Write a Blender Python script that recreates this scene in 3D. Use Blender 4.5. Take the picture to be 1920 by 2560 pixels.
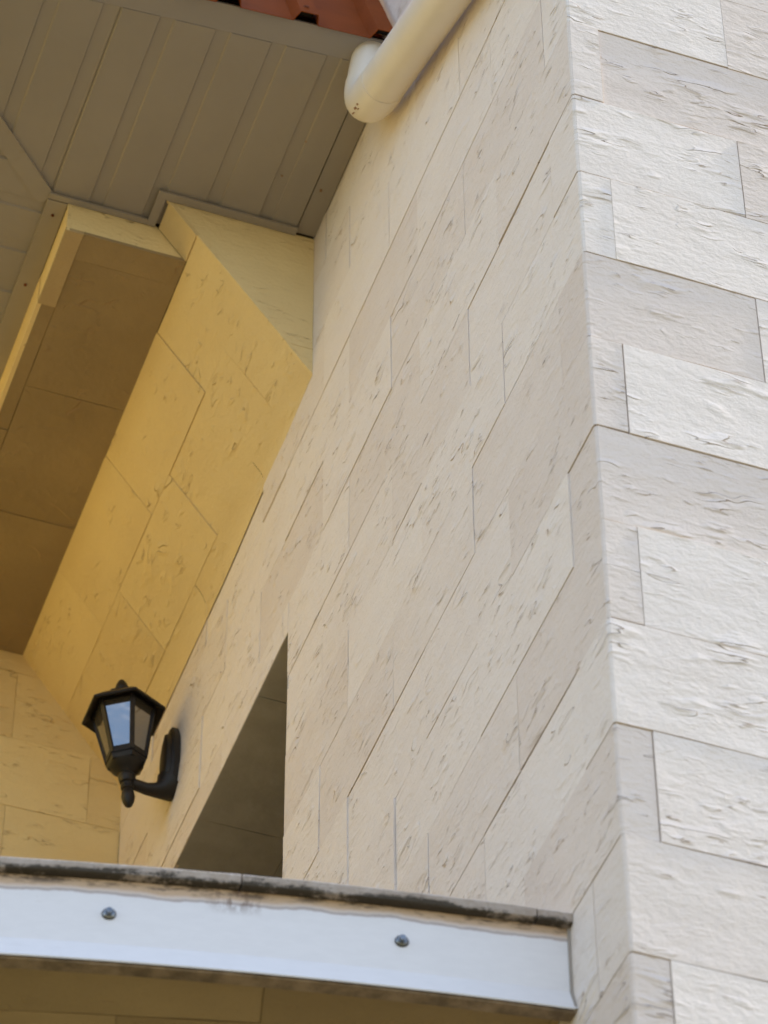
import bpy, bmesh, math, random
from mathutils import Vector, Matrix
random.seed(11)
R = math.radians
scene = bpy.context.scene
for o in list(bpy.data.objects):
    bpy.data.objects.remove(o)
COL = scene.collection

# ------------------------------------------------------------------ camera
YAW, PIT, ROLL, FPX = 0.3478993, 0.8099049, -0.0061200, 9234.466
CAM = Vector((-1.539624, -3.333476, -5.027557))
fw = Vector((math.sin(YAW)*math.cos(PIT), math.cos(YAW)*math.cos(PIT), math.sin(PIT)))
rt = Vector((math.cos(YAW), -math.sin(YAW), 0)); up = rt.cross(fw)
c_, s_ = math.cos(ROLL), math.sin(ROLL)
rt, up = c_*rt + s_*up, -s_*rt + c_*up
cd = bpy.data.cameras.new('camera'); cam = bpy.data.objects.new('camera', cd); COL.objects.link(cam)
cam.matrix_world = Matrix(((rt.x, up.x, -fw.x, CAM.x), (rt.y, up.y, -fw.y, CAM.y), (rt.z, up.z, -fw.z, CAM.z), (0, 0, 0, 1)))
cd.sensor_fit = 'VERTICAL'; cd.sensor_height = 36; cd.sensor_width = 27; cd.lens = 36*FPX/2560
cd.clip_start = .1; cd.clip_end = 2000
cd.dof.use_dof = True; cd.dof.focus_distance = 6.3; cd.dof.aperture_fstop = 8
scene.camera = cam

# ------------------------------------------------------------------ light
SUN_AZ, SUN_EL = R(91.2), R(54)            # azimuth from +Y towards +X: the sun only grazes the front wall, the side wall is in shade
w = bpy.data.worlds.new('World'); scene.world = w; w.use_nodes = True
nt = w.node_tree; nt.nodes.clear()
def wn(t, **k):
    n = nt.nodes.new(t)
    for a, b in k.items(): setattr(n, a, b)
    return n
sky = wn('ShaderNodeTexSky', sky_type='NISHITA', sun_disc=False, sun_elevation=SUN_EL, sun_rotation=SUN_AZ,
         air_density=1.0, dust_density=.8, ozone_density=1.0)
tcw = wn('ShaderNodeTexCoord'); mpw = wn('ShaderNodeMapping'); mpw.inputs['Scale'].default_value = (2.2, 2.2, 6)
cln = wn('ShaderNodeTexNoise'); cln.inputs['Scale'].default_value = 1.6; cln.inputs['Detail'].default_value = 7; cln.inputs['Roughness'].default_value = .58
clr = wn('ShaderNodeMapRange'); clr.inputs['From Min'].default_value = .47; clr.inputs['From Max'].default_value = .68; clr.inputs['To Max'].default_value = .75
mixw = wn('ShaderNodeMix', data_type='RGBA'); mixw.inputs['B'].default_value = (8.6, 8.4, 8.3, 1)
bg = wn('ShaderNodeBackground'); bg.inputs['Strength'].default_value = .125
ow = wn('ShaderNodeOutputWorld')
nt.links.new(tcw.outputs['Generated'], mpw.inputs['Vector']); nt.links.new(mpw.outputs[0], cln.inputs['Vector'])
nt.links.new(cln.outputs['Fac'], clr.inputs['Value']); nt.links.new(clr.outputs[0], mixw.inputs['Factor'])
nt.links.new(sky.outputs[0], mixw.inputs['A']); nt.links.new(mixw.outputs['Result'], bg.inputs['Color']); nt.links.new(bg.outputs[0], ow.inputs['Surface'])
sd = bpy.data.lights.new('sun', 'SUN'); so = bpy.data.objects.new('sun', sd); COL.objects.link(so)
sd.energy = 3.4; sd.angle = R(1.5); sd.color = (1, .86, .68)
sdir = Vector((math.sin(SUN_AZ)*math.cos(SUN_EL), math.cos(SUN_AZ)*math.cos(SUN_EL), math.sin(SUN_EL)))
so.rotation_euler = sdir.to_track_quat('Z', 'Y').to_euler(); so.location = (0, 0, 12)
vs = scene.view_settings
vs.view_transform = 'Standard'; vs.look = 'None'; vs.gamma = 1; vs.use_curve_mapping = False; vs.exposure = 1.29
scene.cycles.max_bounces = 12; scene.cycles.diffuse_bounces = 8

# ------------------------------------------------------------------ helpers
class NB:
    """small node-builder"""
    def __init__(s, name, rough=.7, spec=.3):
        s.m = bpy.data.materials.new(name); s.m.use_nodes = True; s.t = s.m.node_tree
        s.b = s.t.nodes['Principled BSDF']; s.b.inputs['Roughness'].default_value = rough
        s.b.inputs['Specular IOR Level'].default_value = spec
    def n(s, typ, ins=None, **k):
        n = s.t.nodes.new(typ)
        for a, b in k.items(): setattr(n, a, b)
        for a, b in (ins or {}).items(): s.put(n, a, b)
        return n
    def put(s, n, a, b):
        if hasattr(b, 'is_output'): s.t.links.new(b, n.inputs[a])
        else: n.inputs[a].default_value = b
    def math(s, op, a, b=0.0, clamp=False):
        n = s.n('ShaderNodeMath', {0: a, 1: b}, operation=op, use_clamp=clamp); return n.outputs[0]
    def rng(s, v, a, b, c=0.0, d=1.0, smooth=True):
        n = s.n('ShaderNodeMapRange', {'Value': v, 'From Min': a, 'From Max': b, 'To Min': c, 'To Max': d})
        n.interpolation_type = 'SMOOTHSTEP' if smooth else 'LINEAR'; return n.outputs[0]
    def noise(s, vec, scale, detail=3, rough=.5, dist=0):
        n = s.n('ShaderNodeTexNoise', {'Scale': scale, 'Detail': detail, 'Roughness': rough, 'Distortion': dist})
        if vec is not None: s.put(n, 'Vector', vec)
        return n.outputs['Fac']
    def vm(s, op, a, b):
        n = s.n('ShaderNodeVectorMath', {0: a, 1: b}, operation=op); return n.outputs[0]
    def mix(s, f, a, b):
        n = s.n('ShaderNodeMix', {'Factor': f}, data_type='RGBA')
        for k, v in (('A', a), ('B', b)):
            s.put(n, k, v if hasattr(v, 'is_output') else (*v, 1) if len(v) == 3 else v)
        return n.outputs['Result']
    def bump(s, h, dist, strength=1.0, normal=None):
        n = s.n('ShaderNodeBump', {'Height': h, 'Distance': dist, 'Strength': strength})
        if normal is not None: s.put(n, 'Normal', normal)
        return n.outputs[0]
    def obj(s):
        """object coordinates pushed apart by a random amount per object"""
        tc = s.n('ShaderNodeTexCoord').outputs['Object']
        oi = s.n('ShaderNodeObjectInfo').outputs['Random']
        a = s.math('MULTIPLY', oi, 37.0); b = s.math('MULTIPLY', oi, 91.0)
        cx = s.n('ShaderNodeCombineXYZ', {'X': a, 'Y': b, 'Z': a}).outputs[0]
        return s.vm('ADD', tc, cx)
    def raw(s): return s.n('ShaderNodeTexCoord').outputs['Object']

def stone_material(name, white, beige, amp=1.0, cr=1.0):
    k = NB(name, .9, .15)
    P = k.obj()
    attr = k.n('ShaderNodeAttribute', attribute_type='OBJECT', attribute_name='tone').outputs['Fac']
    wob = k.n('ShaderNodeTexNoise', {'Vector': P, 'Scale': 9, 'Detail': 2}).outputs['Color']
    wob = k.vm('MULTIPLY', k.vm('SUBTRACT', wob, (.5, .5, .5)), (.05, .05, .05))
    Pd = k.vm('ADD', P, wob)
    st = k.vm('MULTIPLY', Pd, (6, 6, 26))
    n1 = k.noise(st, 1.0, 2.5, .5)
    fr = k.math('FRACT', k.math('MULTIPLY', n1, 5.0))
    # gentle rise, then a sharp split-face scarp
    rise = k.rng(fr, .10, 1, 0, 1, False); fall = k.rng(fr, 0, .10, 1, 0, False)
    saw = k.math('MAXIMUM', rise, fall)
    m1 = k.rng(k.noise(k.vm('MULTIPLY', P, (9, 9, 22)), 1.0, 2, .5), .55, .70)
    h1 = k.math('MULTIPLY', k.math('POWER', saw, 1.6), m1)
    # shorter small chips
    n2 = k.noise(k.vm('MULTIPLY', Pd, (17, 17, 95)), 1.0, 2, .5)
    fr2 = k.math('FRACT', k.math('MULTIPLY', n2, 3.5))
    m2 = k.rng(k.noise(k.vm('MULTIPLY', P, (24, 24, 60)), 1.0, 1, .5), .52, .72)
    s2 = k.math('MAXIMUM', k.rng(fr2, .16, 1, 0, 1, False), k.rng(fr2, 0, .16, 1, 0, False))
    patch = k.rng(k.noise(k.vm('MULTIPLY', P, (4.5, 4.5, 9)), 1.0, 2, .5), .42, .6)
    m2 = k.math('MULTIPLY', m2, patch)
    h2 = k.math('MULTIPLY', k.math('POWER', s2, 1.6), m2)
    big = k.noise(k.vm('MULTIPLY', Pd, (8, 8, 15)), 1.0, 3, .5)
    fine = k.noise(k.vm('MULTIPLY', P, (80, 80, 120)), 1.0, 5, .62)
    h = k.math('MULTIPLY', h1, .0048*amp)
    h = k.math('ADD', h, k.math('MULTIPLY', h2, .0030*amp))
    h = k.math('ADD', h, k.math('MULTIPLY', big, .0075*amp))
    h = k.math('ADD', h, k.math('MULTIPLY', fine, .0026*amp))
    k.put(k.b, 'Normal', k.bump(h, 1.0))
    # colour: one tone per tile, soft mottling, brown dirt caught along the scarps
    mott = k.noise(k.vm('MULTIPLY', P, (5, 5, 9)), 1.0, 4, .6)
    f = k.math('ADD', attr, k.rng(mott, .3, .7, -.16, .16, False), True)
    col = k.mix(f, white, beige)
    grit = k.noise(k.vm('MULTIPLY', P, (260, 260, 330)), 1.0, 2, .5)
    col = k.mix(k.rng(grit, .52, .75, 0, .14), col, tuple(.74*v for v in beige))
    crack = k.math('MULTIPLY', k.rng(fr, .0, .10, 1, 0), k.rng(m1, .2, .9, 0, .7*cr))
    col = k.mix(crack, col, (.36, .235, .14))
    crack2 = k.math('MULTIPLY', k.rng(fr2, .0, .16, 1, 0), k.rng(m2, .2, .9, 0, .75*cr))
    col = k.mix(crack2, col, (.38, .25, .145))
    k.put(k.b, 'Base Color', col)
    return k.m

def plain(name, col, rough=.6, spec=.4, metal=0, var=.08, scale=14, bump=0.0, dirt=None):
    k = NB(name, rough, spec); P = k.obj()
    k.b.inputs['Metallic'].default_value = metal
    n = k.noise(P, scale, 5, .6)
    c = k.mix(k.rng(n, .3, .7), tuple(v*(1-var) for v in col), tuple(min(1, v*(1+var)) for v in col))
    if dirt:
        dcol, lo, hi, dsc, amt = dirt
        d = k.rng(k.noise(P, dsc, 6, .65), lo, hi, 0, amt)
        c = k.mix(d, c, dcol)
    k.put(k.b, 'Base Color', c)
    if bump: k.put(k.b, 'Normal', k.bump(k.noise(P, scale*5, 4, .6), bump))
    return k.m

M = {}
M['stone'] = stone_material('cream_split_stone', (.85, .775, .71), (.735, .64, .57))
M['stone_in'] = stone_material('bounce_tinted_stone', (.84, .68, .37), (.70, .54, .285), .8, .85)  # same tile as the cream stone, warm bounce light put into the colour
M['stone_dark'] = stone_material('shaded_brown_stone', (.47, .355, .20), (.30, .222, .122), .45, .55)  # brown ceiling tile tone; underside shade also put into the colour
M['mortar'] = plain('mortar', (.10, .075, .05), .9, .2)
M['plaster'] = plain('plaster', (.52, .515, .53), .9, .2, bump=.001)
M['soffit'] = plain('soffit_metal', (.325, .292, .262), .42, .4, var=.03, scale=6, dirt=((.30, .24, .13), .66, .8, 5, .35))
M['trim'] = plain('trim_metal', (.33, .295, .26), .45, .4, var=.04, scale=8, dirt=((.25, .19, .10), .62, .82, 9, .5))
M['red'] = plain('red_roof_paint', (.235, .052, .005), .65, .06, var=.1, scale=10, dirt=((.75, .55, .45), .74, .78, 90, .8))
M['pvc'] = plain('cream_pvc', (.78, .73, .655), .38, .5, var=.03, scale=7, dirt=((.28, .17, .10), .68, .82, 16, .5))
M['rust'] = plain('rust_stain', (.16, .05, .025), .8, .2, var=.4, scale=90)
M['grime'] = plain('grime_spot', (.30, .17, .10), .8, .2, var=.3, scale=90)
M['foam'] = plain('sealing_foam', (.75, .58, .30), .8, .2, var=.2, scale=60, bump=.004)
M['black'] = plain('black_lantern_metal', (.012, .0095, .0085), .5, .4, var=.3, scale=40, bump=.0006)
M['steel'] = plain('zinc_steel', (.26, .28, .3), .28, .5, metal=.9, var=.2, scale=80)
M['rubber'] = plain('black_rubber', (.02, .02, .022), .7, .3)
M['floor'] = plain('warm_bounce_floor', (.58, .36, .12), .6, .3, var=.1)  # unseen floor, warm colour chosen for the light it bounces into the recess
M['paving'] = plain('dark_paving', (.15, .136, .08), .85, .2, var=.12, scale=1.2)
M['ochre'] = plain('reflector_ochre', (.83, .62, .17), .9, .2, var=.06, scale=3, bump=.001)  # colour of the added wall, set for the warm light it throws back
M['concrete'] = plain('stained_concrete', (.26, .20, .145), .9, .2, var=.35, scale=30, bump=.002)
M['dark'] = plain('shadow_gap', (.03, .025, .02), .9, .1)

k = NB('lantern_glass', .04, .5)                       # greyed, half-mirroring lantern pane
k.put(k.b, 'Base Color', (.07, .06, .045, 1)); k.b.inputs['IOR'].default_value = 3.6
k.b.inputs['Specular IOR Level'].default_value = .5
k.put(k.b, 'Normal', k.bump(k.noise(k.obj(), 18, 2), .0004))
M['glass'] = k.m

k = NB('mouldy_coping', .85, .2); P = k.raw()         # pale cement edge, black-green mould hugging the underside
sep = k.n('ShaderNodeSeparateXYZ', {0: P}); z = sep.outputs['Z']
nn = k.noise(k.vm('MULTIPLY', P, (9, 9, 40)), 1.0, 6, .65); n2 = k.noise(P, 90, 6, .7)
lvl = k.math('ADD', k.math('MULTIPLY', k.math('SUBTRACT', nn, .5), .05), k.math('MULTIPLY', k.math('SUBTRACT', n2, .5), .03))
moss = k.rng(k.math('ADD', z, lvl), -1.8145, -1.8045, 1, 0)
c = k.mix(k.rng(n2, .35, .65), (.74, .66, .61), (.58, .50, .44))
c = k.mix(k.rng(z, -1.8012, -1.7998, .45, 0), c, (.20, .155, .11))
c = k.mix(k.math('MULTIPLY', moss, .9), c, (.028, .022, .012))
k.put(k.b, 'Base Color', c); k.put(k.b, 'Normal', k.bump(n2, .004))
M['coping'] = k.m

k = NB('white_fascia_panel', .35, .45); P = k.raw()   # white coated sheet with run-off stains below the coping
sep = k.n('ShaderNodeSeparateXYZ', {0: P}); z = sep.outputs['Z']
nn = k.noise(k.vm('MULTIPLY', P, (7, 7, 2)), 1.0, 5, .6); n2 = k.noise(k.vm('MULTIPLY', P, (30, 30, 90)), 1.0, 5, .7)
lv = k.math('ADD', z, k.math('ADD', k.math('MULTIPLY', k.math('SUBTRACT', nn, .5), .03), k.math('MULTIPLY', k.math('SUBTRACT', n2, .5), .006)))
c = k.mix(k.rng(n2, .3, .7), (.75, .745, .77), (.78, .775, .80))
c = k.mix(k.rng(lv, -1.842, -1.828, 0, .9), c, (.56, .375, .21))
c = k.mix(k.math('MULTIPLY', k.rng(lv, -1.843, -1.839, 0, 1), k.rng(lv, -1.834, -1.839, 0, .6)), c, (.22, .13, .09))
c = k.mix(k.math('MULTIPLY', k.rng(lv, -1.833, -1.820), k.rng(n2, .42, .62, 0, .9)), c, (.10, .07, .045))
spk = k.noise(P, 120, 3, .7)
c = k.mix(k.math('MULTIPLY', k.rng(spk, .69, .73), k.rng(k.noise(P, 12, 2), .55, .7, 0, .8)), c, (.12, .07, .05))
xj = k.math('ABSOLUTE', k.math('ADD', sep.outputs['X'], .447))      # run-off below the open coping joint
drip = k.math('MULTIPLY', k.rng(xj, .055, .0, 0, 1), k.rng(z, -1.862, -1.835, 0, 1))
c = k.mix(k.math('MULTIPLY', drip, k.rng(k.noise(k.vm('MULTIPLY', P, (70, 70, 26)), 1.0, 5, .7), .44, .58, 0, .75)), c, (.17, .10, .06))
scr = k.noise(k.vm('MULTIPLY', P, (14, 14, 420)), 1.0, 2, .5)
c = k.mix(k.math('MULTIPLY', k.rng(scr, .72, .76, 0, .5), k.rng(k.noise(P, 6, 2), .52, .6)), c, (.45, .40, .36))
k.put(k.b, 'Base Color', c)
M['panel'] = k.m

def mesh_obj(name, verts, faces, mat, parent=None, center=True, smooth=None, sharp=None):
    """link one mesh; the origin goes to the middle of its vertices"""
    vs_ = [Vector(v) for v in verts]
    c = sum(vs_, Vector())/len(vs_) if center else Vector()
    me = bpy.data.meshes.new(name); me.from_pydata([tuple(v-c) for v in vs_], [], faces)
    bm = bmesh.new(); bm.from_mesh(me); bmesh.ops.recalc_face_normals(bm, faces=bm.faces)
    if smooth:
        for f in bm.faces:
            f.smooth = True
        for e in bm.edges:
            if len(e.link_faces) == 2 and e.calc_face_angle(0) > smooth: e.smooth = False
    bm.to_mesh(me); bm.free()
    me.materials.append(mat)
    o = bpy.data.objects.new(name, me); COL.objects.link(o); o.location = c
    if parent: o.parent = parent; o.matrix_parent_inverse = Matrix.Translation(-parent.location)
    return o

def tag(o, label=None, cat=None, group=None, kind=None):
    for a, b in (('label', label), ('category', cat), ('group', group), ('kind', kind)):
        if b: o[a] = b
    return o
def thing(name, label, cat, loc, group=None):
    o = bpy.data.objects.new(name, None); COL.objects.link(o); o.location = loc
    o.empty_display_size = .1
    return tag(o, label, cat, group, 'thing')

def box_data(x0, x1, y0, y1, z0, z1, V=None, Fc=None):
    V = [] if V is None else V; Fc = [] if Fc is None else Fc
    b = len(V)
    V += [(x, y, z) for z in (z0, z1) for y in (y0, y1) for x in (x0, x1)]
    Fc += [tuple(b+i for i in f) for f in ((0, 1, 3, 2), (4, 6, 7, 5), (0, 4, 5, 1), (2, 3, 7, 6), (0, 2, 6, 4), (1, 5, 7, 3))]
    return V, Fc
def box(name, x0, x1, y0, y1, z0, z1, mat, parent=None):
    V, Fc = box_data(x0, x1, y0, y1, z0, z1); return mesh_obj(name, V, Fc, mat, parent)

def clip(poly, a, b, c):
    """keep a*u+b*v<=c"""
    out = []
    for i in range(len(poly)):
        p, q = poly[i], poly[(i+1) % len(poly)]
        dp, dq = a*p[0]+b*p[1]-c, a*q[0]+b*q[1]-c
        if dp <= 0: out.append(p)
        if dp*dq < 0:
            t = dp/(dp-dq); out.append((p[0]+t*(q[0]-p[0]), p[1]+t*(q[1]-p[1])))
    return out

TH = .008
def flat_tile(name, poly, place, mat, parent, tone=None, gap=.00035, jit=.0011, lift=.0016, seg=.075):
    """split-faced tile from a polygon in (u,v); place(u,v,d) -> point, d = depth out of the wall"""
    cu = sum(p[0] for p in poly)/len(poly); cv = sum(p[1] for p in poly)/len(poly)
    n = len(poly); area = sum(poly[i][0]*poly[(i+1) % n][1]-poly[(i+1) % n][0]*poly[i][1] for i in range(n))
    if abs(area) < 2e-4: return None
    if area < 0: poly = poly[::-1]
    ring = []
    for i in range(n):
        p, q = Vector(poly[i]), Vector(poly[(i+1) % n]); L = (q-p).length
        if L < 1e-5: continue
        nrm = Vector((-(q-p).y, (q-p).x))/L          # inward for ccw
        kk = max(1, min(5, round(L/seg))); je = jit*random.choice((.1, .2, .5, 1., 1.8, 2.8))
        for j in range(kk):
            t = j/kk + (random.uniform(-.25, .25)/kk if j else 0)
            d = gap + je*random.random()**1.6 if j else gap
            ring.append(p+(q-p)*t + nrm*(d if j else 0))
            if not j: ring[-1] += (Vector((cu, cv))-ring[-1]).normalized()*gap*1.4
    dz = random.uniform(-lift, lift)
    tilt = (random.uniform(-1, 1)*.003, random.uniform(-1, 1)*.004)
    V = [place(r.x, r.y, dz + tilt[0]*(r.x-cu) + tilt[1]*(r.y-cv)) for r in ring] + [place(r.x, r.y, -TH) for r in ring]
    m = len(ring)
    Fc = [tuple(range(m))] + [(i, m+i, m+(i+1) % m, (i+1) % m) for i in range(m)]
    o = mesh_obj(name, V, Fc, mat, parent)
    o['tone'] = random.choice((.05, .2, .35, .6, .8, .95)) if tone is None else tone
    return o

def rect(u0, u1, v0, v1): return [(u0, v0), (u1, v0), (u1, v1), (u0, v1)]
def tri_free(o): return o

# ------------------------------------------------------------------ ground and sky surroundings
GZ = -6.6
g = mesh_obj('ground', [(-600, -600, GZ), (600, -600, GZ), (600, 600, GZ), (-600, 600, GZ)], [(0, 1, 2, 3)], M['paving'], center=False)
tag(g, kind='structure')
tf = box('terrace_floor', -1.9, -.002, .76, 2.64, -1.915, -1.86, M['floor']); tag(tf, kind='structure')

# ------------------------------------------------------------------ the corner wall (front face y=0, side face x=0)
H, LT = .2, .384
OP0, OP1, OPZ = 1.455, 2.38, -.08                     # doorway in the side wall
corner = thing('corner_wall', 'tall cream stone-clad house wall with rounded corner rising past the balcony', 'wall', (0, 0, GZ))
V, Fc = [], []
T0 = .35
for b in ((TH, T0, TH, OP0+TH, GZ, 1.07), (T0, 4, TH, T0, GZ, 1.07), (TH, T0, OP0+TH, OP1, OPZ+TH, 1.07), (TH, T0, OP0+TH, OP1, GZ, -1.86),
          (TH, T0, OP1, 4, GZ, 1.07), (T0, 4, 3.7, 4, GZ, 1.07), (3.7, 4, T0, 3.7, GZ, 1.07), (T0, 3.7, T0, 3.7, -2.1, -1.9),
          (T0, 3.7, T0, 3.7, .75, .95), (TH, 4, TH, .95, 1.071, 2.6)):
    box_data(*b, V, Fc)
mesh_obj('wall_core', V, Fc, M['mortar'], corner)

tones_F = {(-1, 0): .05, (-1, 1): .75, (0, 0): .45, (0, 1): .85, (1, 0): .1, (1, 1): .8, (2, 0): .1, (2, 1): .1, (3, 0): .8, (3, 1): .15,
           (4, 0): .7, (4, 1): .0, (5, 0): .75, (5, 1): .2, (6, 0): .72, (6, 1): .05, (7, 0): .15, (7, 1): .2, (8, 0): .7, (8, 1): .25,
           (9, 0): .5, (9, 1): .3, (10, 0): .9, (10, 1): .15}
def place_F(u, v, d): return (u, -d, v)
def place_S(u, v, d): return (-d, u, v)

def quoin(k, xF, yS, tone):
    """tile bent round the corner"""
    z1, z0 = -k*H-.0005, -(k+1)*H+.0005
    Rr = .0045
    px, py = random.uniform(-.0013, .0013), random.uniform(-.0013, .0013)      # each corner piece sits a little differently
    path = [(xF-.0006, 0)]
    nF = 3 if xF > .15 else 1
    for i in range(1, nF): path.append((xF-(xF-Rr)*i/nF, 0))
    for i in range(7):
        a = math.pi/2*i/6; path.append((Rr-Rr*math.sin(a), Rr-Rr*math.cos(a)))
    nS = 3 if yS > .2 else 2
    for i in range(1, nS+1): path.append((0, Rr+(yS-.0006-Rr)*i/nS))
    V = []
    for (x, y) in path:
        nx, ny = (0, -1) if y == 0 else (-1, 0)
        if 0 < y < Rr and x < Rr: nx, ny = (x-Rr)/Rr, (y-Rr)/Rr
        a, b = .0022*random.random()**2, .0022*random.random()**2
        c1, c2 = ((random.uniform(0, .0011), random.uniform(0, .0011)) if 0 < y < Rr else (0, 0))
        V += [(x+px-nx*c1, y+py-ny*c1, z1-a), (x+px-nx*c2, y+py-ny*c2, z0+b), (x-nx*TH, y-ny*TH, z1-a), (x-nx*TH, y-ny*TH, z0+b)]
    Fc = []
    m = len(path)
    for i in range(m-1):
        p, q = 4*i, 4*i+4
        Fc += [(p, p+1, q+1, q), (p+2, q+2, q+3, p+3), (p, q, q+2, p+2), (p+1, p+3, q+3, q+1)]
    Fc += [(0, 2, 3, 1), (4*m-4, 4*m-3, 4*m-1, 4*m-2)]
    o = mesh_obj('corner_tile', V, Fc, M['stone'], corner, smooth=R(40)); o['tone'] = tone
    for f in o.data.polygons:                        # only the rounded arris is smooth
        if f.area > .004 or abs(f.normal.z) > .5: f.use_smooth = False

for k in range(-7, 13):
    ev = k % 2 == 0
    xF, yS = (.0555, .338) if ev else (.2915, .1045)
    tq = tones_F.get((k, 0), random.choice((.1, .5, .8)))
    quoin(k, xF, yS, tq)
    z0, z1 = -(k+1)*H, -k*H
    u = xF; i = 1                                   # front face
    while u < 1.15:
        flat_tile('stone_tile', rect(u, u+LT, z0, z1), place_F, M['stone'], corner, tones_F.get((k, i)))
        u += LT; i += 1
    u = yS; LS = .3825                               # side face
    while u < 2.64:
        e = min(u+LS, 2.645)
        pieces = [rect(u, e, z0, z1)]
        if z0 < OPZ and z1 > -1.86 and e > OP0 and u < OP1:      # cut out the doorway
            pieces = []
            if u < OP0: pieces.append(rect(u, OP0, z0, z1))
            if e > OP1: pieces.append(rect(OP1, e, z0, z1))
            if z1 > OPZ: pieces.append(rect(max(u, OP0), min(e, OP1), OPZ, z1))
        tn = random.choice((.0, .05, .1, .2, .35, .55))
        for pc in pieces:
            if abs(pc[1][0]-pc[0][0]) > .02 and abs(pc[2][1]-pc[1][1]) > .02:
                flat_tile('stone_tile', pc, place_S, M['stone'], corner, tn, jit=.0009)
        u += LS
# doorway lining: soffit and near jamb
def place_head(u, v, d): return (u, v, OPZ-d)
for (u0, u1) in ((.001, .20), (.20, T0)):
    for (v0, v1) in (((OP0+.001, 1.64), (1.64, 2.02), (2.02, OP1)) if u0 < .1 else ((OP0+.001, 1.83), (1.83, OP1))):
        flat_tile('head_tile', rect(u0, u1, v0, v1), place_head, M['plaster'], corner, .5)
def place_jamb(u, v, d): return (u, OP0+d, v)
for i in range(9):
    flat_tile('jamb_tile', rect(.001, T0, OPZ-.2*(i+1), OPZ-.2*i), place_jamb, M['plaster'], corner, .5)

# ------------------------------------------------------------------ sloping beam over the recess
ZC, ZS, XL = .86, .953, -.513                        # ceiling underside, soffit level, left face
YW, YLn, YB = 1.325, 1.40, 2.637                     # wedge face, lintel face, back wall face
AP = .525
sl = (ZS-AP)/.325
def xs(z): return -.325+(ZS-z)/sl
beam = thing('porch_beam', 'boxed stone-clad beam with sloping underside under the eaves, tinted ochre for warm bounce light', 'beam', (-.26, 1.4, ZC))
V, Fc = [], []
def prism(prof, y0, y1):
    b = len(V); m = len(prof)
    V.extend([(x, y0, z) for x, z in prof]); V.extend([(x, y1, z) for x, z in prof])
    Fc.append(tuple(b+i for i in range(m))); Fc.append(tuple(b+m+i for i in reversed(range(m))))
    for i in range(m): Fc.append((b+i, b+(i+1) % m, b+m+(i+1) % m, b+m+i))
o8 = .010
prism([(XL+TH, ZC+TH), (xs(ZC)+o8, ZC+TH), (-.001, AP+o8*1.3), (-.001, 1.0), (XL+TH, 1.0)], YLn+TH, YB+.02)
prism([(xs(ZS)+o8, 1.0), (xs(ZS)+o8, ZS), (-.001, AP+o8*1.3), (-.001, 1.0)], YW+TH, YLn+TH)
mesh_obj('beam_core', V, Fc, M['mortar'], beam)
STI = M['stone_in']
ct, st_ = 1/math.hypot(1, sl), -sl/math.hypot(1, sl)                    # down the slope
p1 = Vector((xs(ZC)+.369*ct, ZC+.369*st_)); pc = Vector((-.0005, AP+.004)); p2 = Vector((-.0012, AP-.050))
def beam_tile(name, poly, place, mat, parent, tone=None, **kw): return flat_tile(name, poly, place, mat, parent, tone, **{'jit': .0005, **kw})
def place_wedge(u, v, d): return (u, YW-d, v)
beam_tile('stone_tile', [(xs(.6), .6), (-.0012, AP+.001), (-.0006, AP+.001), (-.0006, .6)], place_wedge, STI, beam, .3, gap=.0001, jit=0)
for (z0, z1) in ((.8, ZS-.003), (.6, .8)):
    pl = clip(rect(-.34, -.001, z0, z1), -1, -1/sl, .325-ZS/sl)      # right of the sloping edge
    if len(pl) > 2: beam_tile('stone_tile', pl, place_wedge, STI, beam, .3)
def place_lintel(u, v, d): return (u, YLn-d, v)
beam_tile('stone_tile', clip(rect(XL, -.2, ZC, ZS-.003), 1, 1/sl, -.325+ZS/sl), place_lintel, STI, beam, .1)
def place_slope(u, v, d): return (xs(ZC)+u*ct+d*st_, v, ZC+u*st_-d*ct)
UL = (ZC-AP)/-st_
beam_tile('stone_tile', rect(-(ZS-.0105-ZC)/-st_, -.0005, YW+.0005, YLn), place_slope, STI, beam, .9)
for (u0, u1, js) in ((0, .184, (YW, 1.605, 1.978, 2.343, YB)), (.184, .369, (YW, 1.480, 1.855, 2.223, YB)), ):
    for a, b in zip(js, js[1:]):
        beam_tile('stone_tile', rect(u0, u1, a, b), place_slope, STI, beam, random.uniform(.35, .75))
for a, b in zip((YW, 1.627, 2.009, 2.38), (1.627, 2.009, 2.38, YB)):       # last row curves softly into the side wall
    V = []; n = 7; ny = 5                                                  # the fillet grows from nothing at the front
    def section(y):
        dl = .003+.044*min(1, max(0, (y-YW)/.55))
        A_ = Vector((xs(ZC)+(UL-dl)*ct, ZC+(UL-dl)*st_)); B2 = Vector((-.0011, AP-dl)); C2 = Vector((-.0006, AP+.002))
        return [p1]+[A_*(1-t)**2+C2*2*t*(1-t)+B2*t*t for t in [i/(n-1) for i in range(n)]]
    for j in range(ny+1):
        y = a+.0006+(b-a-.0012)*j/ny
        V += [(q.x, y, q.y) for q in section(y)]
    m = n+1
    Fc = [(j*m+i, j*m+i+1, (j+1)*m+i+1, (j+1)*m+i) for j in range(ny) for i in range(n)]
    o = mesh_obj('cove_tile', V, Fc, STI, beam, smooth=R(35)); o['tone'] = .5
def place_ceil(u, v, d): return (u, v, ZC-d)
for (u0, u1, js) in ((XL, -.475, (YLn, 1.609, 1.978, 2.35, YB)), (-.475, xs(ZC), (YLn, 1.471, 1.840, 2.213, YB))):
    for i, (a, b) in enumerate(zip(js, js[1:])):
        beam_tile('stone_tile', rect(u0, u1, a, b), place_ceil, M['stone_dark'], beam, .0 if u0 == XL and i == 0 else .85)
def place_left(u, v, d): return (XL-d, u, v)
js = (YLn, 1.609, 1.978, 2.35, YB)
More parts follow.
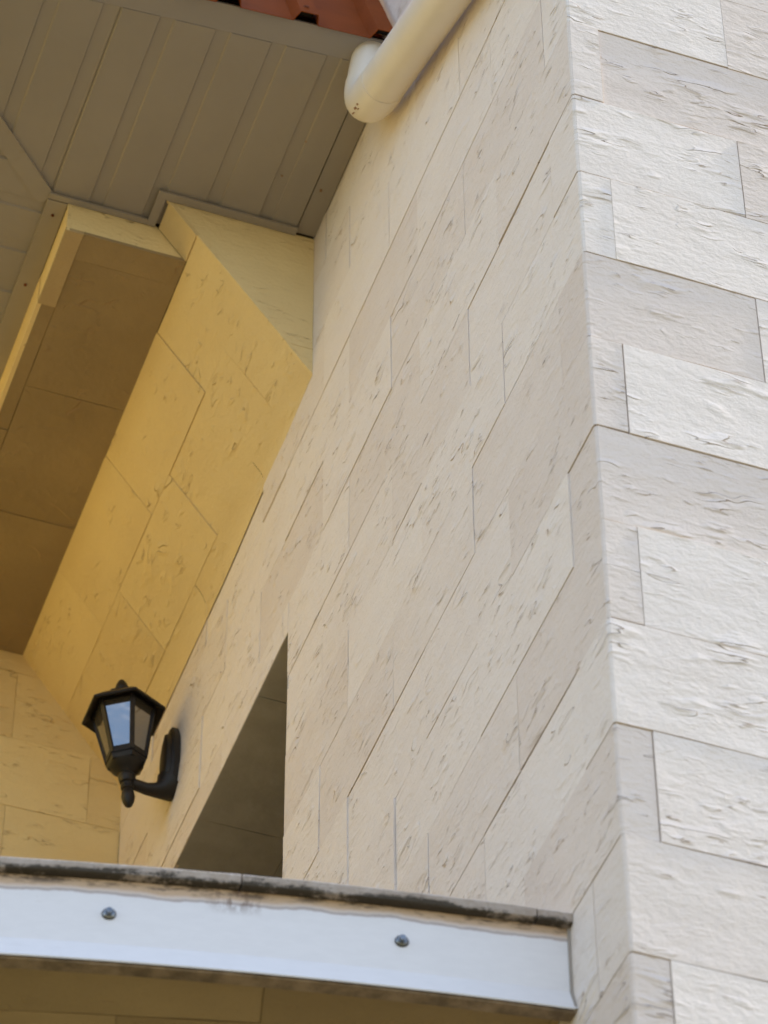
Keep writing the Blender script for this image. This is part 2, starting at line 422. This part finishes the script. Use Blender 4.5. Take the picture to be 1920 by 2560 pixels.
for a, b in zip(js, js[1:]): beam_tile('stone_tile', rect(a, b, ZC, ZS-.003), place_left, STI, beam)

# ------------------------------------------------------------------ back wall of the recess
back = thing('back_wall', 'stone-clad back wall of the balcony recess behind the lantern', 'wall', (-.25, YB, -1.86))
V, Fc = box_data(XL+TH, -.001, YB+TH, 3.0, GZ, .99); box_data(XL+TH, -.001, 3.0, 4.0, GZ, .99, V, Fc)
mesh_obj('wall_core', V, Fc, M['mortar'], back)
def place_B(u, v, d): return (u, YB-d, v)
for k in range(-5, 10):
    z0, z1 = -(k+1)*H, -k*H
    joint = -.262 if k % 2 == 0 else -.078
    us = sorted({XL, 0.0, *[x for x in (joint, joint-LT) if XL+.03 < x < -.03]})
    for a, b in zip(us, us[1:]):
        pl = rect(a, b, z0, min(z1, ZC))
        if z0 >= ZC: continue
        pl = clip(pl, 1, 1/sl, -.325+ZS/sl)
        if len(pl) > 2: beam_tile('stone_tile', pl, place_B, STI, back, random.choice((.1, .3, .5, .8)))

# ------------------------------------------------------------------ wing added out of view left of the balcony, for warm bounce light
reflector = thing('warm_reflector', 'added unseen ochre wing of the house facing the balcony', 'bounce wall', (-2.2, 3, GZ))
mesh_obj('wall', *box_data(-2.6, -1.72, 1.68, 6, GZ, 2.6), M['ochre'], reflector)

# ------------------------------------------------------------------ eaves: soffit planks, trims, fascia
eaves = thing('eaves_soffit', 'pale ribbed metal soffit with mitred corner and fascia board under the roof', 'eaves', (-.5, 1.1, ZS))
YF, XE = .884, -1.055                                # front fascia back face, left end
def miter_y(x): return YLn-.01 + (x+.548)            # 45 degree mitre
SK = -.058
def ef(x): return .8625+SK*x
def plank(x0, x1, g, ya0, ya1, yb0, yb1, swap=False):
    """folded strip: recessed groove of width g beside a flat face; swap turns it to run along x"""
    prof = [(x0, .008), (x0+.0008, .0030), (x0+g-.003, .0030), (x0+g, 0), (x1-.003, 0), (x1-.0006, .008)]
    V = []
    for (x, dz) in prof:
        t = (x-x0)/(x1-x0); a, b = ya0+(ya1-ya0)*t, yb0+(yb1-yb0)*t
        for y in (a, b):
            V.append((y, x, ZS+dz) if swap else (x, y, ZS+dz))
    Fc = [(2*i, 2*i+1, 2*i+3, 2*i+2) for i in range(len(prof)-1)]
    o = mesh_obj('soffit_plank', V, Fc, M['soffit'], eaves)
    md = o.modifiers.new('thick', 'SOLIDIFY'); md.thickness = .002; md.offset = 1
    return o
def inner_y(x): return 1.318 if x > -.34 else 1.395
PX = [-.044] + [-.129-.1142*i for i in range(9)]
for i in range(len(PX)-1):
    x1, x0 = PX[i], PX[i+1]
    if x0 < -.556:
        xa, xb = x0, min(x1, -.552)
        if x1 > -.552: plank(-.5518, x1, .004, ef(-.5518), ef(x1), 1.395, 1.395)
        plank(xa, xb, .031, ef(xa), ef(xb), max(YF+.004, miter_y(xa)+.01), max(YF+.004, miter_y(xb)+.01))
    elif x0 < -.345 < x1:
        plank(x0, x1, .031, ef(x0), ef(x1), 1.395, 1.395)
    else:
        g = .031
        plank(x0, x1, g, ef(x0), ef(x1), inner_y((x0+x1)/2), inner_y((x0+x1)/2))
box('edge_trim', -.043, -.001, .8655, YW-.002, ZS+.0005, ZS+.004, M['soffit'], eaves)
# planks of the left-hand eaves run across
y = 1.4205-.1142*5
while y < 3.9:
    y1 = y+.1142
    xa = min(-.540, y-YLn+.01-.548-.02); xb = min(-.540, y1-YLn+.01-.548-.02)
    if y1 > YF+.05:
        plank(max(y, YF+.001), y1, .031, XE, XE, max(xa, XE+.004), max(xb, XE+.004), True)
    y = y1
# dark sheet, shade of the cavity above the soffit put into its colour
box('soffit_backing', XE, -.001, YF, 4.0, ZS+.022, ZS+.03, M['dark'], eaves)
tz = (ZS-.0095, ZS-.005); tz2 = (ZS-.005, ZS-.0006)
box('edge_trim', -.556, XL-.0005, 1.4025, YB, ZS-.0095, ZS-.0006, M['trim'], eaves)
box('edge_trim', -.556, -.3455, 1.386, YLn-.0005, *tz, M['trim'], eaves)
box('edge_trim', -.345, -.3265, 1.3245, YLn-.0005, *tz, M['trim'], eaves)
box('edge_trim', -.345, -.0435, 1.305, 1.3242, *tz, M['trim'], eaves)
d = Vector((-1, -1, 0)).normalized(); nn_ = Vector((-1, 1, 0)).normalized()
p0 = Vector((-.5425, YLn-.0055, 0)); Lm = .72; wd = .041
V = []
for zz in (ZS-.0055, ZS-.0006):
    for p in (p0, p0+d*Lm, p0+d*Lm+nn_*wd, p0+nn_*wd-d*.0): V.append((p.x, p.y, zz))
mesh_obj('mitre_trim', V, [(0, 1, 2, 3), (7, 6, 5, 4), (0, 4, 5, 1), (1, 5, 6, 2), (2, 6, 7, 3), (3, 7, 4, 0)], M['trim'], eaves)
V, Fc = [], []
prism([(.8835, .9528), (.829, .9665), (.829, .9705), (.8835, .9705)], XE-.06, -.003)
mesh_obj('fascia_board', [(y, x-.0215+SK*y, z) for x, y, z in V], Fc, M['soffit'], eaves)
box('fascia_board', XE-.06, XE-.0005, YF, YB+.2, ZS-.0005, .986, M['soffit'], eaves)
for (x, y_) in ((-.535, 1.44), (-.537, 1.64), (-.537, 1.9)):
    V = [(x+.0035*math.cos(a*math.pi/4), y_+.0035*math.sin(a*math.pi/4), ZS-.0096-zz) for zz in (0, .002) for a in range(8)]
    mesh_obj('rivet', V, [tuple(range(8, 16))]+[(i, (i+1) % 8, 8+(i+1) % 8, 8+i) for i in range(8)], M['rust'], eaves)

for (x, y_, r_) in ((-.085, 1.155, .0035), (-.118, 1.19, .0022), (-.062, 1.21, .002), (-.030, 1.20, .003), (-.10, 1.09, .0016)):
    V = [(x+r_*random.uniform(.6, 1.3)*math.cos(a*math.pi/4), y_+r_*random.uniform(.6, 1.6)*math.sin(a*math.pi/4), ZS-.0004-zz) for zz in (0, .0012) for a in range(8)]
    mesh_obj('dirt_speck', V, [tuple(range(8, 16))]+[(i, (i+1) % 8, 8+(i+1) % 8, 8+i) for i in range(8)], M['grime'], eaves)

# ------------------------------------------------------------------ red profiled roof, steep skirt
roof = thing('metal_roof', 'red profiled metal roof sheet with torn end above the fascia board', 'roof', (-.5, .85, 1.02))
pitch = R(68)
per, x_r = .1585, -.037
prof = []                                            # (x, outward, drop)
xx = .004
ribs = [x_r-per*i for i in range(7)]
for c in ribs:
    prof += [(c+.025, 0, 0), (c+.017, .024, .012), (c-.017, .024, .012), (c-.025, 0, 0)]
prof = [p for p in prof]
prof = [(-.004, .010, .004)] + prof[1:] + [(XE-.06, 0, 0)]
n_out = Vector((0, -math.sin(pitch), math.cos(pitch))); upv = Vector((0, math.cos(pitch), math.sin(pitch)))
V, Fc = [], []
rows = [0, .06, .12, .2, 1.7]
for j, s in enumerate(rows):
    for i, (x, od, dr) in enumerate(prof):
        p = Vector((x, .8015+SK*x, .957)) + n_out*od + upv*(s - (dr if j == 0 else 0))
        if i == 0: p.x += random.uniform(-.012, .002)
        V.append(tuple(p))
m = len(prof)
for j in range(len(rows)-1):
    for i in range(m-1): Fc.append((j*m+i, j*m+i+1, (j+1)*m+i+1, (j+1)*m+i))
rs = mesh_obj('roof_sheet', V, Fc, M['red'], roof)
md = rs.modifiers.new('thick', 'SOLIDIFY'); md.thickness = .0015; md.offset = -1
mesh_obj('roof_deck', *box_data(XE, .0, .86, 4.0, 1.051, 1.06), M['red'], roof)
V, Fc = [], []
prism([(.8445, .9865), (.8395, 1.02), (.8595, 1.0505), (.8595, .9865)], XE-.05, -.004)
prism([(.8280, .9868), (.8165, .9868), (.8175, .9890), (.8280, .9890)], XE-.05, -.004)
prism([(.8288, .9674), (.8272, .9678), (.8272, .9866), (.8288, .9866)], XE-.05, -.004)
for c in ribs: prism([(.8072, .9869), (.7905, .9869), (.7915, .9889), (.8072, .9889)], c-.0152, c+.0152)
mesh_obj('shade_filler', [(y, x+SK*y, z) for x, y, z in V], Fc, M['dark'], roof)  # dark fillers added to close sky gaps, gap shade put into their colour
for c in ribs[1::2]:
    p = Vector((c-.002, .8015+SK*c, .957)) + n_out*.0245 + upv*.028
    ax1, ax2 = Vector((1, 0, 0)), upv
    V = [tuple(p+ax1*math.cos(a*math.pi/4)*r+ax2*math.sin(a*math.pi/4)*r+n_out*h) for (r, h) in ((.0055, 0), (.0045, .004)) for a in range(8)]
    mesh_obj('screw', V, [tuple(range(8, 16))]+[(i, (i+1) % 8, 8+(i+1) % 8, 8+i) for i in range(8)], M['rust'], roof)
    rr = [(random.uniform(.6, 1.3)*.009) for a in range(12)]
    V = [tuple(p+ax1*math.cos(a*math.pi/6)*rr[a]*.8+ax2*(math.sin(a*math.pi/6)*rr[a]*1.2+.006)+n_out*.0006) for a in range(12)]
    V += [tuple(Vector(v)-n_out*.0012) for v in V]
    mesh_obj('rust_patch', V, [tuple(range(12))]+[(i, (i+1) % 12, 12+(i+1) % 12, 12+i) for i in range(12)], M['rust'], roof)
# strip of old foam between the torn sheet end and the side wall
V, Fc = [], []
for i in range(9):
    s = .05*i
    p = Vector((0, .822, .957))+upv*s
    r_ = random.uniform(.010, .022)
    V += [(-.0015, p.y-.02, p.z), (-.0015-r_, p.y-.012, p.z), (-.0015-r_*.8, p.y+.02, p.z), (-.0015, p.y+.03, p.z)]
for i in range(8):
    for j in range(4): Fc.append((4*i+j, 4*i+(j+1) % 4, 4*i+4+(j+1) % 4, 4*i+4+j))
Fc += [(0, 1, 2, 3), (32, 35, 34, 33)]
mesh_obj('foam_strip', V, Fc, M['foam'], roof)

# ------------------------------------------------------------------ down pipe
def tube(name, pts, rads, mat, parent, n=24, caps=True, smooth=True):
    """circular sweep through pts"""
    pts = [Vector(p) for p in pts]; V, Fc = [], []
    t0 = (pts[1]-pts[0]).normalized(); ref = Vector((1, 0, 0)) if abs(t0.x) < .9 else Vector((0, 0, 1))
    for i, p in enumerate(pts):
        t = (pts[min(i+1, len(pts)-1)]-pts[max(i-1, 0)]).normalized()
        if t.length < .5: t = t0
        a = (ref-t*ref.dot(t)).normalized(); b = t.cross(a)
        for j in range(n):
            an = 2*math.pi*j/n; V.append(tuple(p+(a*math.cos(an)+b*math.sin(an))*rads[i]))
    for i in range(len(pts)-1):
        for j in range(n): Fc.append((i*n+j, i*n+(j+1) % n, (i+1)*n+(j+1) % n, (i+1)*n+j))
    if caps: Fc += [tuple(reversed(range(n))), tuple((len(pts)-1)*n+j for j in range(n))]
    return mesh_obj(name, V, Fc, mat, parent, smooth=R(35) if smooth else None)

pipe = thing('downpipe', 'cream plastic rain pipe slanting along the stone wall to an elbow at the fascia end', 'pipe', (-.06, .86, .8))
PX_ = -.0525; rp = .046
E0 = Vector((PX_, .826, .783)); dirp = Vector((0, -.44, -.200)).normalized()
tube('pipe_length', [E0+dirp*.030, E0+dirp*.95], [rp, rp], M['pvc'], pipe, 32)
# elbow: from the slanting pipe round to vertical
dn = dirp; r2 = rp+.0012
C_ = Vector((-.0500, .868, .866)); D_ = Vector((-.0420, .852, .969))
upz = (D_-C_).normalized()
pts, rad = [E0+dn*.085], [r2]
pts.append(E0+dn*.040); rad.append(r2)
A, B_ = E0+dn*.040, E0-dn*.034
for i in range(1, 11):
    t = i/10; pts.append(A*(1-t)**2+B_*2*t*(1-t)+C_*t*t); rad.append(r2-.005*t)
pts.append(C_+upz*.02); rad.append(r2-.005)
tube('elbow', pts, rad, M['pvc'], pipe, 32)
tube('riser', [C_+upz*.018, D_], [rp-.0052, rp-.0058], M['pvc'], pipe, 32)
# rust spots by the elbow seam
for (t, an, r_) in ((.030, -2.3, .0020), (.012, -2.25, .0026), (-.006, -2.1, .0016), (.02, -1.9, .0014)):
    q = E0+dn*t
    b = dn.cross(Vector((1, 0, 0))).normalized()
    if b.z > 0: b = -b
    nrm = (Vector((-1, 0, 0))*math.cos(an+2.6)+b*math.sin(2.6+an+.9)).normalized()
    c0 = q+nrm*(rp+.0018); a1 = dn; a2 = nrm.cross(dn)
    V = [tuple(c0+a1*math.cos(i*math.pi/4)*r_*1.8*random.uniform(.6, 1.3)+a2*math.sin(i*math.pi/4)*r_) for i in range(8)]
    V += [tuple(Vector(v)-nrm*.004) for v in V]
    mesh_obj('rust_spot', V, [tuple(range(8))]+[(i, (i+1) % 8, 8+(i+1) % 8, 8+i) for i in range(8)], M['grime'], pipe)
for s in (.62,):
    q = E0+dirp*s; ring = []
    tube('bracket', [q, q+dirp*.022], [rp+.003, rp+.003], M['steel'], pipe, 24)

# ------------------------------------------------------------------ balcony parapet (gently bowed)
def cy(x): return .13*abs(x)+.08*x*x
par = thing('balcony_parapet', 'white bowed balcony fascia with mouldy cement coping running into the corner wall', 'parapet', (-.9, .3, -1.07))
def sweep(name, prof, x0, x1, mat, parent, n=10, smooth=None, rough=0.0):
    """prof: closed list of (y,z) for x=0; swept along the bow"""
    V, Fc = [], []; m = len(prof)
    for i in range(n+1):
        x = x0+(x1-x0)*i/n
        for (y, z) in prof: V.append((x, y+cy(x)+random.uniform(-rough, rough), z+random.uniform(-rough, rough)))
    for i in range(n):
        for j in range(m): Fc.append((i*m+j, i*m+(j+1) % m, (i+1)*m+(j+1) % m, (i+1)*m+j))
    Fc += [tuple(range(m)), tuple(n*m+j for j in reversed(range(m)))]
    o = mesh_obj(name, V, Fc, mat, parent, center=False, smooth=smooth); return o
XEND = -1.9
joints = [-.001, -.0500, -.445, -1.06, XEND]
for i, (a, b) in enumerate(zip(joints, joints[1:])):
    dy, dz = ((.001, .000), (0, 0), (.001, .001), (0, .0005))[i]
    prof = [(.1765+dy, -1.7960+dz), (.1725+dy, -1.8000+dz), (.1735+dy, -1.8145+dz), (.1755+dy, -1.8160+dz), (.30, -1.8160), (.30, -1.7960+dz)]
    sweep('coping_slab', prof, a-(.0012 if i else 0), b+.0012, M['coping'], par, 4 if i == 0 else 14, rough=.0006)
prof = [(.1875, -1.8161), (.1880, -1.924), (.1868, -1.928), (.1750, -1.9590), (.1740, -1.9618), (.1752, -1.9635), (.1772, -1.9620), (.1925, -1.9270), (.1935, -1.8161)]
sweep('fascia_panel', prof, -.0012, XEND, M['panel'], par, 40, smooth=R(12))
sweep('slab_edge', [(.1940, -1.8161), (.1940, -1.9280), (.1782, -1.9635), (.1800, -1.9655), (.2005, -1.9655), (.2020, -1.9260), (.55, -1.9260), (.55, -1.8161)], -.0012, XEND, M['concrete'], par, 30, rough=.0004)
sweep('end_seal', [(.1855, -1.8163), (.1860, -1.926), (.1735, -1.9635), (.1890, -1.9650), (.1915, -1.8163)], -.0008, -.0046, M['trim'], par, 1)
def disc(name, c, n, r0, r1, h, seg, mat, parent):
    n = n.normalized(); a = n.cross(Vector((0, 0, 1))).normalized(); b = n.cross(a)
    V = [tuple(c+a*math.cos(2*math.pi*i/seg)*r+b*math.sin(2*math.pi*i/seg)*r+n*hh) for (r, hh) in ((r0, 0), (r1, h)) for i in range(seg)]
    return mesh_obj(name, V, [tuple(range(seg)), tuple(reversed(range(seg, 2*seg)))]+[(i, (i+1) % seg, seg+(i+1) % seg, seg+i) for i in range(seg)], mat, parent, smooth=R(30) if seg > 8 else None)
for x in (-.229, -.611, -.995, -1.38):
    nrm = Vector((-(.13+.16*abs(x)), -1, 0)).normalized()
    c0 = Vector((x, .1878+cy(x), -1.8740))
    bo = disc('bolt', c0, nrm, .0098, .0092, .0022, 16, M['rubber'], par)
    disc('washer', c0+nrm*.0022, nrm, .0088, .0066, .0022, 16, M['steel'], bo)
    disc('bolt_head', c0+nrm*.0044, nrm, .0049, .0044, .0058, 6, M['steel'], bo)

# ------------------------------------------------------------------ stone-clad underside of the balcony
low = thing('balcony_soffit', 'shaded brown stone-clad underside of the balcony below the white fascia', 'soffit', (-.9, .5, -1.945))
ca, sa = math.cos(R(14.6)), math.sin(R(14.6))
def place_under(u, v, d): return (-.394-u*ca+v*sa, .379+u*sa+v*ca, -1.9365-d)
def under_clip(pl):
    # wall side: x <= -.0015 ; left end: x >= XEND ; front: behind the bow (its tangents)
    pl = clip(pl, -ca, sa, .394-.0015)
    if pl: pl = clip(pl, ca, -sa, -.394-XEND)
    for x0 in (-.05, -.2, -.4, -.6, -.9, -1.3, -1.7):
        m_ = -(.13-.16*x0); c0 = .2025+cy(x0)-m_*x0          # y >= m*x + c0
        if len(pl) > 2: pl = clip(pl, -(sa+m_*ca), -(ca-m_*sa), .379+m_*.394-c0)
    if len(pl) > 2: pl = clip(pl, sa, ca, 2.6-.379)
    return pl
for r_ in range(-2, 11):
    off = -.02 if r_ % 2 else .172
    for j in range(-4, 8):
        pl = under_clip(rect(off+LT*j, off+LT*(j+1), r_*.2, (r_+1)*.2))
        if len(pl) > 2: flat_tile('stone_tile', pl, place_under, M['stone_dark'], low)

# ------------------------------------------------------------------ wall lantern
lan = thing('wall_lantern', 'black hexagonal wall lantern with glass panes on a bracket in the recess', 'lamp', (-.001, 2.205, .22))
BK = M['black']
ax0, ax1 = Vector((-.096, 2.205, .078)), Vector((-.128, 2.205, .424))
axd = (ax1-ax0).normalized()
xh = Vector((1, 0, 0)); xh = (xh-axd*xh.dot(axd)).normalized(); yh = axd.cross(xh)
def LP(ang, r, h): return tuple(ax0+axd*h+xh*math.cos(ang)*r+yh*math.sin(ang)*r)
def hexring(r, h, n=6, ph=math.pi/6): return [LP(ph+2*math.pi*i/n, r, h) for i in range(n)]
def loft(name, rings, mat, parent, smooth=None, cap0=True, cap1=True):
    V = [v for r in rings for v in r]; n = len(rings[0]); Fc = []
    for i in range(len(rings)-1):
        for j in range(n): Fc.append((i*n+j, i*n+(j+1) % n, (i+1)*n+(j+1) % n, (i+1)*n+j))
    if cap0: Fc.append(tuple(reversed(range(n))))
    if cap1: Fc.append(tuple((len(rings)-1)*n+j for j in range(n)))
    return mesh_obj(name, V, Fc, mat, parent, smooth=smooth)
def turned(name, prof, mat, parent): return loft(name, [hexring(r, h, 20) for r, h in prof], mat, parent, smooth=R(35))
# lower drop, neck, cup
turned('lower_finial', [(.002, 0), (.008, .005), (.0125, .016), (.0145, .028), (.013, .040), (.010, .046), (.0135, .049), (.0135, .054)], BK, lan)
turned('neck', [(.0145, .054), (.0145, .060), (.012, .063), (.016, .066), (.0185, .078), (.0185, .084), (.0165, .087), (.0200, .092), (.024, .096)], BK, lan)
turned('cup', [(.022, .096), (.026, .100), (.034, .107), (.0365, .112), (.034, .115)], BK, lan)
loft('lower_hexagon', [hexring(.0405, .112), hexring(.0435, .120), hexring(.0435, .126)], BK, lan)
h0, h1, r0, r1 = .126, .262, .0425, .0680
def corner_pt(i, h, dr=0):
    t = (h-h0)/(h1-h0); return Vector(LP(math.pi/6+math.pi/3*i, r0+(r1-r0)*t+dr, h))
def bar(V, Fc, a, b, w_, o, inn):
    """square bar from a to b"""
    t = (b-a).normalized(); s = t.cross(o).normalized()*w_
    b0 = len(V)
    for p in (a, b): V += [tuple(p+s+o*.002), tuple(p-s+o*.002), tuple(p-s-o*inn), tuple(p+s-o*inn)]
    Fc += [tuple(b0+i for i in f) for f in ((0, 1, 2, 3), (7, 6, 5, 4), (0, 4, 5, 1), (1, 5, 6, 2), (2, 6, 7, 3), (3, 7, 4, 0))]
V, Fc = [], []
for i in range(6):
    a, b = corner_pt(i, h0), corner_pt(i, h1); mid = ax0+axd*h0; o = (a-mid).normalized()
    bar(V, Fc, a, b, .0048, o, .006)
    for (hh, w_) in ((h0+.006, .0075), (h1-.004, .005)):
        p, q = corner_pt(i, hh), corner_pt((i+1) % 6, hh); oo = ((p+q)/2-(ax0+axd*hh)).normalized()
        bar(V, Fc, p, q, w_, oo*.75, .004)
mesh_obj('frame', V, Fc, BK, lan)
for i in range(6):
    P4 = [corner_pt(i, h0+.003, -.002), corner_pt((i+1) % 6, h0+.003, -.002), corner_pt((i+1) % 6, h1, -.002), corner_pt(i, h1, -.002)]
    nrm = (P4[1]-P4[0]).cross(P4[3]-P4[0]).normalized()*.001
    V = [tuple(p) for p in P4]+[tuple(p+nrm) for p in P4]
    mesh_obj('pane', V, [(0, 1, 2, 3), (7, 6, 5, 4), (0, 4, 5, 1), (1, 5, 6, 2), (2, 6, 7, 3), (3, 7, 4, 0)], M['glass'], lan)
loft('lantern_roof', [hexring(.066, .2625), hexring(.088, .250), hexring(.0905, .251), hexring(.0905, .256), hexring(.058, .286), hexring(.036, .300), hexring(.036, .307), hexring(.020, .313)], BK, lan)
turned('upper_finial', [(.017, .311), (.0155, .316), (.0125, .319), (.0145, .324), (.0148, .330), (.012, .340), (.007, .350), (.001, .356)], BK, lan)
# bracket arm and wall plate
arm_z = .139
an = Vector(LP(0, .012, .066))
pts = [an, Vector((-.060, 2.205, arm_z+.001)), Vector((-.040, 2.205, arm_z+.003)), Vector((-.024, 2.205, arm_z+.010)), Vector((-.012, 2.205, arm_z+.022))]
tube('arm', pts, [.0125, .0135, .0165, .024, .036], BK, lan, 12)
def oval(s, x):
    out = []
    for i in range(24):
        t = 2*math.pi*i/24; hh = .098*s*math.sin(t); ww = .037*s*math.cos(t)
        ww *= 1-.35*abs(math.sin(t))**3 if abs(math.sin(t)) > .6 else 1
        out.append((x, 2.205+ww, .230+hh))
    return out
loft('wall_plate', [oval(1.0, -.0012), oval(1.0, -.013), oval(.90, -.018), oval(.80, -.018), oval(.74, -.027), oval(.5, -.030)], BK, lan, smooth=R(30))
